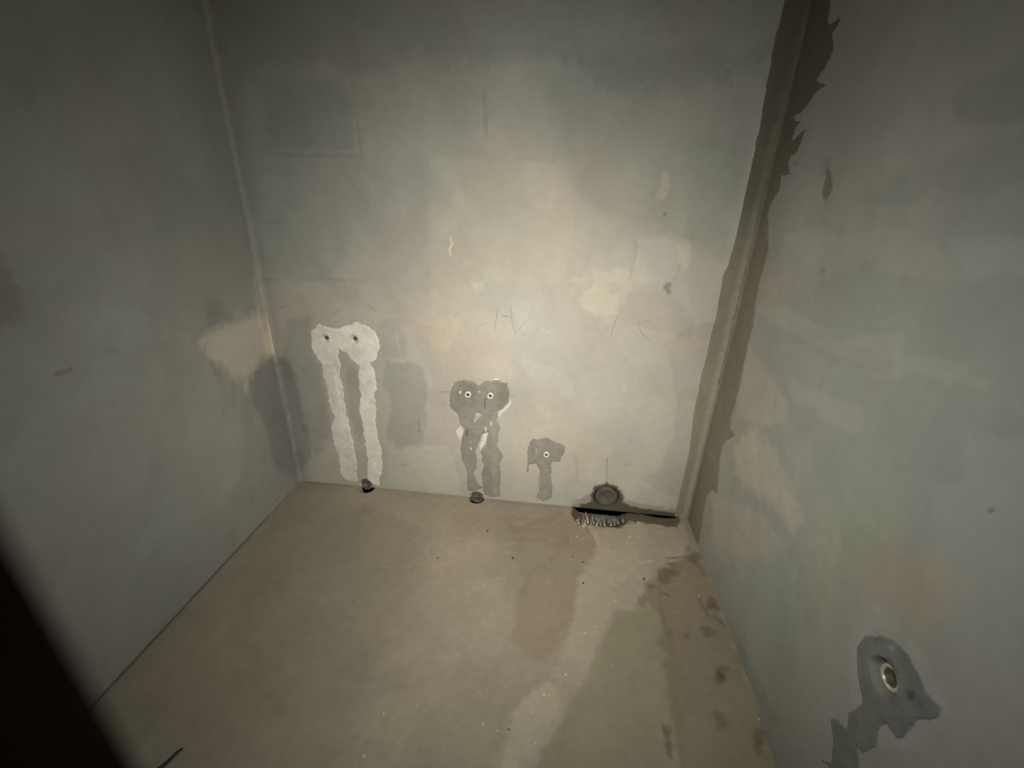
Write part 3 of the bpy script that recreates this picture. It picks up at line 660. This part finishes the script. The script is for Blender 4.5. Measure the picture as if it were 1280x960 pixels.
# grey-blue film and ragged pale mortar fringe in the broken slot under the sewer pipe
rs = random.Random(5)
def crumpled_sheet(name, x0, x1, y0, y1, z0, z1, mat, label, cat):
    nx, ny = 26, 10; v = []; f = []
    for i in range(nx+1):
        for j in range(ny+1):
            a = i/nx; b = j/ny
            fr_ = rs.uniform(-0.008, 0.006) if j == ny else 0
            v.append((x0+(x1-x0)*a+rs.uniform(-.001, .001), y0+(y1-y0)*b+0.005*math.sin(a*31+b*4)+rs.uniform(-.0015, .0015), z0+(z1-z0)*b+0.006*math.sin(a*23+1.3)*b+fr_))
    for i in range(nx):
        for j in range(ny):
            k = i*(ny+1)+j; f.append((k, k+ny+1, k+ny+2, k+1))
    o = link_mesh(name, v, f, mat, smooth=False)
    m = o.modifiers.new('thickness', 'SOLIDIFY'); m.thickness = 0.0012
    return tag(o, label, cat)
s0 = hit(727, 655, 'floor'); s1 = hit(771, 657, 'floor'); s2 = hit(748, 636, 'floor')
def rock(name, mat, size, seed, parent=None, flat=0.6):
    r = random.Random(seed); v = []; f = []; n, m_ = 7, 5
    for j in range(m_+1):
        ph = math.pi*j/m_
        for i in range(n):
            th_ = 2*math.pi*i/n; q = size*(0.75+0.5*r.random())
            v.append((q*math.sin(ph)*math.cos(th_), q*math.sin(ph)*math.sin(th_), q*flat*math.cos(ph)))
    for j in range(m_):
        for i in range(n): f.append((j*n+i, (j+1)*n+i, (j+1)*n+(i+1) % n, j*n+(i+1) % n))
    return link_mesh(name, v, f, mat, parent, smooth=False)
def floor_h(x, y): return float(height(np.array([x]), np.array([-y]), 'floor')[0])
# broken lip of mortar fingers
M_chip = simple('mortar_chip', (0.42, 0.38, 0.29), 0.9); M_chip2 = simple('mortar_chip_grey', (0.24, 0.235, 0.20), 0.9)
lip = thing('mortar_rubble', 'row of pale broken mortar fingers along the hollow under the sewer pipe', 'rubble', (float(s0[0]), float(s0[1]), 0.0))
fx = [(723, 655, 644, 3.4, 0), (728, 655, 638, 2.2, 1), (731, 657, 646, 3.6, 0), (735, 654, 636, 2.6, 0), (739, 657, 643, 3.0, 1), (742, 654, 640, 1.8, 0), (746, 657, 650, 2.8, 0),
      (751, 657, 643, 3.0, 1), (756, 658, 652, 2.2, 0), (763, 657, 648, 3.2, 1), (768, 657, 645, 1.7, 0), (773, 655, 651, 3.0, 1), (729, 659, 656, 3.6, 0), (737, 660, 657, 2.6, 0), (721, 651, 646, 3.8, 1), (779, 653, 642, 3.2, 1), (787, 652, 648, 3.4, 1), (797, 655, 652, 3.6, 0), (806, 656, 653, 3.2, 1)]
for i, (x, yb, yt, wd, pale) in enumerate(fx):
    A = hit(x, yb+1, 'floor')+np.array([0, 0, 0.003]); B = hit(x+rs.uniform(-3, 3), yt+rs.uniform(-1, 1), 'floor')+np.array([0, 0, -0.010 if yt < 650 else 0.003]); B[1] = min(B[1], -0.012)
    n = 6; pts_ = [A+(B-A)*k/(n-1)+np.array([rs.uniform(-.0015, .0015), 0, rs.uniform(-.001, .002)]) for k in range(n)]
    o = tube('mortar_chip', [p_-np.array([s0[0], s0[1], 0]) for p_ in pts_], wd*0.0019, M_chip if pale == 0 else M_chip2, 6, [rs.uniform(.5, .9), rs.uniform(.8, 1.3), rs.uniform(.7, 1.3), rs.uniform(.6, 1.2), rs.uniform(.4, 1), .3])
    o.parent = lip
pf = crumpled_sheet('plastic_film', hit(742, 648, 'floor')[0]-s0[0], hit(771, 648, 'floor')[0]-s0[0], -0.022-s0[1], -0.085-s0[1], -0.022, -0.002, M_film, 'blue-grey crumpled film', None)
pf.parent = lip

# crumbs and grit lying on the screed
crumbs = [(721, 671, 1.7), (787, 671, 2.0), (768, 752, 1.8), (744, 784, 1.5), (731, 792, 2.2), (707, 843, 2.8), (700, 844, 1.4), (688, 848, 1.5), (680, 869, 3.2), (687, 868, 1.6), (665, 890, 2.0), (669, 929, 1.7), (765, 833, 1.4), (622, 913, 1.5),
          (479, 892, 2.8), (455, 945, 2.8), (521, 881, 1.6), (600, 866, 1.8), (605, 731, 1.4), (686, 728, 1.3), (714, 678, 1.3), (797, 672, 1.3), (809, 724, 1.4), (775, 727, 1.2), (873, 746, 1.4), (949, 899, 1.8), (604, 905, 2.4), (660, 900, 1.8), (696, 834, 1.3), (490, 897, 1.3)]
LBL = {0: 'white crumb on the floor just below the pale mortar chips', 5: 'largest white crumb on the pale dusty band of floor', 8: 'rough pale lump on the dusty band of floor', 14: 'pale flat crumb on the floor, left foreground', 15: 'pale flat crumb nearest the camera on the left of the floor'}
cm = [rock('plaster_crumb', M_crumb, 1.0, 100+i) for i in range(3)]
for c in cm: COL.objects.unlink(c)
for i, (x, y, r) in enumerate(crumbs):
    p = hit(x, y, 'floor'); dist = np.linalg.norm(p-CAM); s = r*dist/F_PX*0.66
    o = cm[i % 3].copy(); o.name = 'plaster_crumb'; COL.objects.link(o)
    o.scale = (s, s*random.uniform(.8, 1.2), s*0.8); o.rotation_euler = (0, 0, random.uniform(0, 6))
    o.location = (p[0], p[1], floor_h(p[0], p[1])+s*0.30)
    tag(o, LBL.get(i, 'tiny white plaster crumb lying on the bare brown screed floor'), 'crumb', 'plaster crumbs on the floor')
for c in cm: bpy.data.objects.remove(c)
grit = [(729, 729, 1.8), (641, 698, 2.4), (547, 698, 1.6), (728, 703, 1.5), (609, 664, 2.0), (805, 724, 2.0), (716, 696, 1.3), (636, 911, 1.5)]
for i, (x, y, r) in enumerate(grit):
    p = hit(x, y, 'floor'); dist = np.linalg.norm(p-CAM); s = r*dist/F_PX*0.75
    o = rock('dark_grit', M_pebble, s, 200+i, None, 0.45); o.location = (p[0], p[1], floor_h(p[0], p[1])+s*0.2)
    tag(o, 'small dark grain of grit lying on the brown screed floor', 'grit', 'dark grit on the floor')
# pale dust grains, uncountable
rg = np.random.RandomState(3); vs = []; fs = []
zone = uvs([(745, 680), (800, 690), (790, 760), (735, 840), (668, 962), (440, 965), (480, 860), (640, 820), (715, 770), (640, 670), (722, 665)], 'floor')
Z = np.array(zone); cand = rg.rand(1500, 2)*(Z.max(0)-Z.min(0))+Z.min(0)
cand = cand[sdf(cand[:, 0], cand[:, 1], zone) < 0.01][:300]
hh = height(cand[:, 0].copy(), cand[:, 1].copy(), 'floor')
for (x, v_), h in zip(cand, hh):
    s = rg.uniform(0.0006, 0.0016); b = len(vs)
    vs += [(x-s, -v_, h), (x+s*.3, -v_-s, h), (x+s, -v_+s*.5, h), (x-s*.2, -v_+s, h), (x, -v_, h+s*1.1)]
    fs += [(b, b+1, b+4), (b+1, b+2, b+4), (b+2, b+3, b+4), (b+3, b, b+4)]
tag(link_mesh('plaster_dust', vs, fs, M_crumb, smooth=False), 'fine pale plaster grains scattered over the middle of the floor', 'dust', None, 'stuff')

# black cable end on the floor, left foreground
cp = [hit(x, y, 'floor') for x, y in [(229, 936), (222, 941), (214, 949), (205, 957), (190, 968), (172, 985)]]
cpts = [(p[0], p[1], floor_h(p[0], p[1])+0.004) for p in cp]
tag(tube('cable_end', cpts, 0.005, M_black, taper=[.5, .9, 1, 1, 1, 1]), 'short black cable end on the floor in the dark left foreground', 'cable')

# dark edge of the open door the picture is taken past
pe = hit(60, 728, 'left'); dv = np.array([pe[0]-CAM[0], pe[1]-CAM[1]]); dv /= np.linalg.norm(dv)
ex, ey = CAM[0]+dv[0]*0.08, CAM[1]+dv[1]*0.08
dr = bpy.data.objects.new('door_1', None); COL.objects.link(dr); dr.location = (ex, ey, 0.012); tag(dr, kind='structure')
leaf = box('door_leaf', -0.04, 0.0, -0.80, 0.0, 0.0, 2.0, M_door, dr)
bv = leaf.modifiers.new('bevel', 'BEVEL'); bv.width = 0.003; bv.segments = 2
